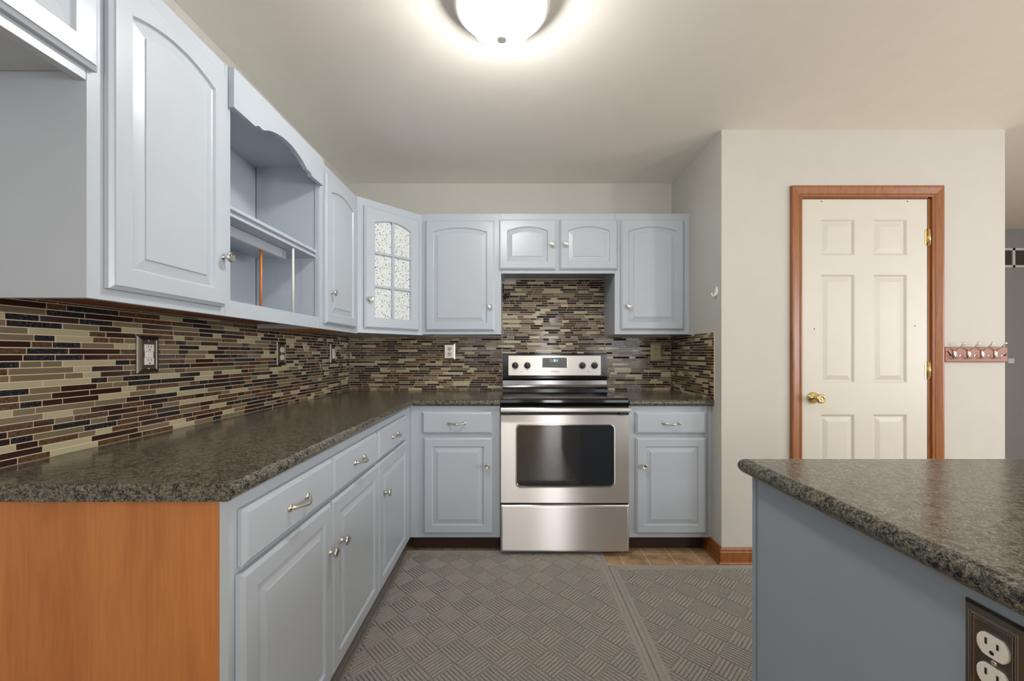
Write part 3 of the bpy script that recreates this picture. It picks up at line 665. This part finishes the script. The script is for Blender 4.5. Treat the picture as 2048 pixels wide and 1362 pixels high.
for x0, sgn in ((2.452, 1), (2.760, -1)):
    pts = [F(x0 + sgn * .030 * (i / 14 - .5) * 1.6, 1.181 + .011 * math.sin(i / 14 * 2 * math.pi + .6) - sgn * .009 * (i / 14 - .5), .0158) for i in range(15)]
    if sgn < 0: pts = pts[5:12]
    MB().tube(pts, [.0012 + .0022 * math.sin(math.pi * i / (len(pts) - 1)) for i in range(len(pts))], 0, 6).build('scroll_ornament', 'matteblack', t)
F = RIGHTW(XR, 2.335, 1.541); mb = MB(); n = 20
ov = lambda a, b, w_: [F(a * math.cos(2 * math.pi * i / n), b * math.sin(2 * math.pi * i / n), w_) for i in range(n)]
mb.loops([ov(.017, .027, .0003), ov(.017, .027, .004), ov(.013, .022, .008), ov(.006, .012, .0095)], 0, True, True, True)
mb.tube([F(0, -.008, .007), F(0, -.020, .010), F(0, -.027, .016), F(0, -.026, .024), F(0, -.017, .029), F(0, -.009, .030)], [.006, .005, .0045, .0045, .0045, .004], 0, 8)
tag(mb.build('adhesive_hook', 'whiteplastic'), 'small white adhesive hook on the side wall corner above the right counter', 'hook')

# ------------------------------------------------------------------ hall beyond: air grille and wall box
Ff = BACK(0, YF - .0004, 0); t = thing('air_grille', (5.15, YF - .01, 2.054), 'white framed return air grille high on the far gray wall', 'vent')
mb = MB(); gx0, gx1, gz0, gz1 = 4.72, 5.60, 2.052, 2.246
for a in ((gx0, gx1, gz0, gz0 + .022), (gx0, gx1, gz1 - .022, gz1), (gx0, gx0 + .022, gz0, gz1), (gx1 - .022, gx1, gz0, gz1)) + tuple((c - .012, c + .012, gz0, gz1) for c in (5.048, 5.33)): mb.fbox(Ff, *a, 0, .014)
mb.build('frame', 'white', t); mb = MB()
for i in range(9):
    z = gz0 + .024 + i * .0165; mb.loops([[Ff(gx0 + .022, z, .002), Ff(gx0 + .022, z + .010, .009), Ff(gx0 + .022, z + .0115, .009), Ff(gx0 + .022, z + .0015, .002)], [Ff(gx1 - .022, z, .002), Ff(gx1 - .022, z + .010, .009), Ff(gx1 - .022, z + .0115, .009), Ff(gx1 - .022, z + .0015, .002)]])
mb.fbox(Ff, gx0 + .02, gx1 - .02, gz0 + .02, gz1 - .02, 0, .0015, 1); mb.build('louvers', ['print', 'gap'], t)
tag(MB().fbox(Ff, 4.99, 5.05, 1.084, 1.136, 0, .02, 0, .006).build('wall_control', 'white'), 'small pale control box on the far gray wall below the air grille', 'wall control')

# ------------------------------------------------------------------ floor mats with raised parquet ribs turned 45 degrees
def mat(x0, x1, y0, y1, label, ph):
    mb = MB(); mb.box((x0, y0, .0004), (x1, y1, .0040), 0, .0015)
    def strip(p, q, hw, h0, h1):
        d = (q - p).normalized(); n = Vector((-d.y, d.x, 0)); z0 = Vector((0, 0, h0)); z1 = Vector((0, 0, h1))
        base = [p - n * hw, q - n * hw, q + n * hw, p + n * hw]; k = .0016
        top = [p + d * k - n * (hw - k), q - d * k - n * (hw - k), q - d * k + n * (hw - k), p + d * k + n * (hw - k)]
        mb.loops([[b + z0 for b in base], [b + z1 for b in top]], 0, False, True)
    # smooth border
    for i, bw in enumerate((.000, .022)):
        a0, a1, b0, b1 = x0 + bw + .010, x1 - bw - .010, y0 + bw + .010, y1 - bw - .010
        for p, q in (((a0, b0), (a1, b0)), ((a1, b0), (a1, b1)), ((a1, b1), (a0, b1)), ((a0, b1), (a0, b0))):
            strip(Vector((*p, 0)), Vector((*q, 0)), .0095, .0038, .0058)
    bx0, bx1, by0, by1 = x0 + .045, x1 - .045, y0 + .045, y1 - .045
    c = .103; nr = 7; e1 = Vector((1, 1, 0)).normalized(); e2 = Vector((-1, 1, 0)).normalized(); o = Vector((x0 + ph, y0, 0))
    def clip(p, q):
        t0, t1 = 0.0, 1.0; d = q - p
        for pp, dd, lo, hi in ((p.x, d.x, bx0, bx1), (p.y, d.y, by0, by1)):
            if abs(dd) < 1e-9:
                if pp < lo or pp > hi: return None
                continue
            a, b = sorted(((lo - pp) / dd, (hi - pp) / dd)); t0 = max(t0, a); t1 = min(t1, b)
        return (p + d * t0, p + d * t1) if (t1 - t0) * d.length > .012 else None
    N = int((x1 - x0 + y1 - y0) / c) + 2
    for i in range(-N, N):
        for j in range(-N, N):
            oo = o + e1 * (i * c) + e2 * (j * c)
            if not (x0 - .2 < oo.x < x1 + .2 and y0 - .2 < oo.y < y1 + .2): continue
            a, b = (e1, e2) if (i + j) % 2 else (e2, e1)
            for k in range(nr):
                s = oo + b * (c * (k + .5) / nr); r = clip(s + a * .003, s + a * (c - .003))
                if r: strip(r[0], r[1], c / nr / 2 * .78, .0038, .0090)
    return tag(mb.build('floor_mat', 'carpet', None, None, False), label, 'mat', 'ribbed floor mats')
mat(-.655, .530, .95, 2.425, 'gray ribbed floor mat in front of the range and left cabinets', 0.0)
mat(.5325, 1.66, 1.062, 2.256, 'smaller ribbed floor mat at right, between the island and the door wall', .05)
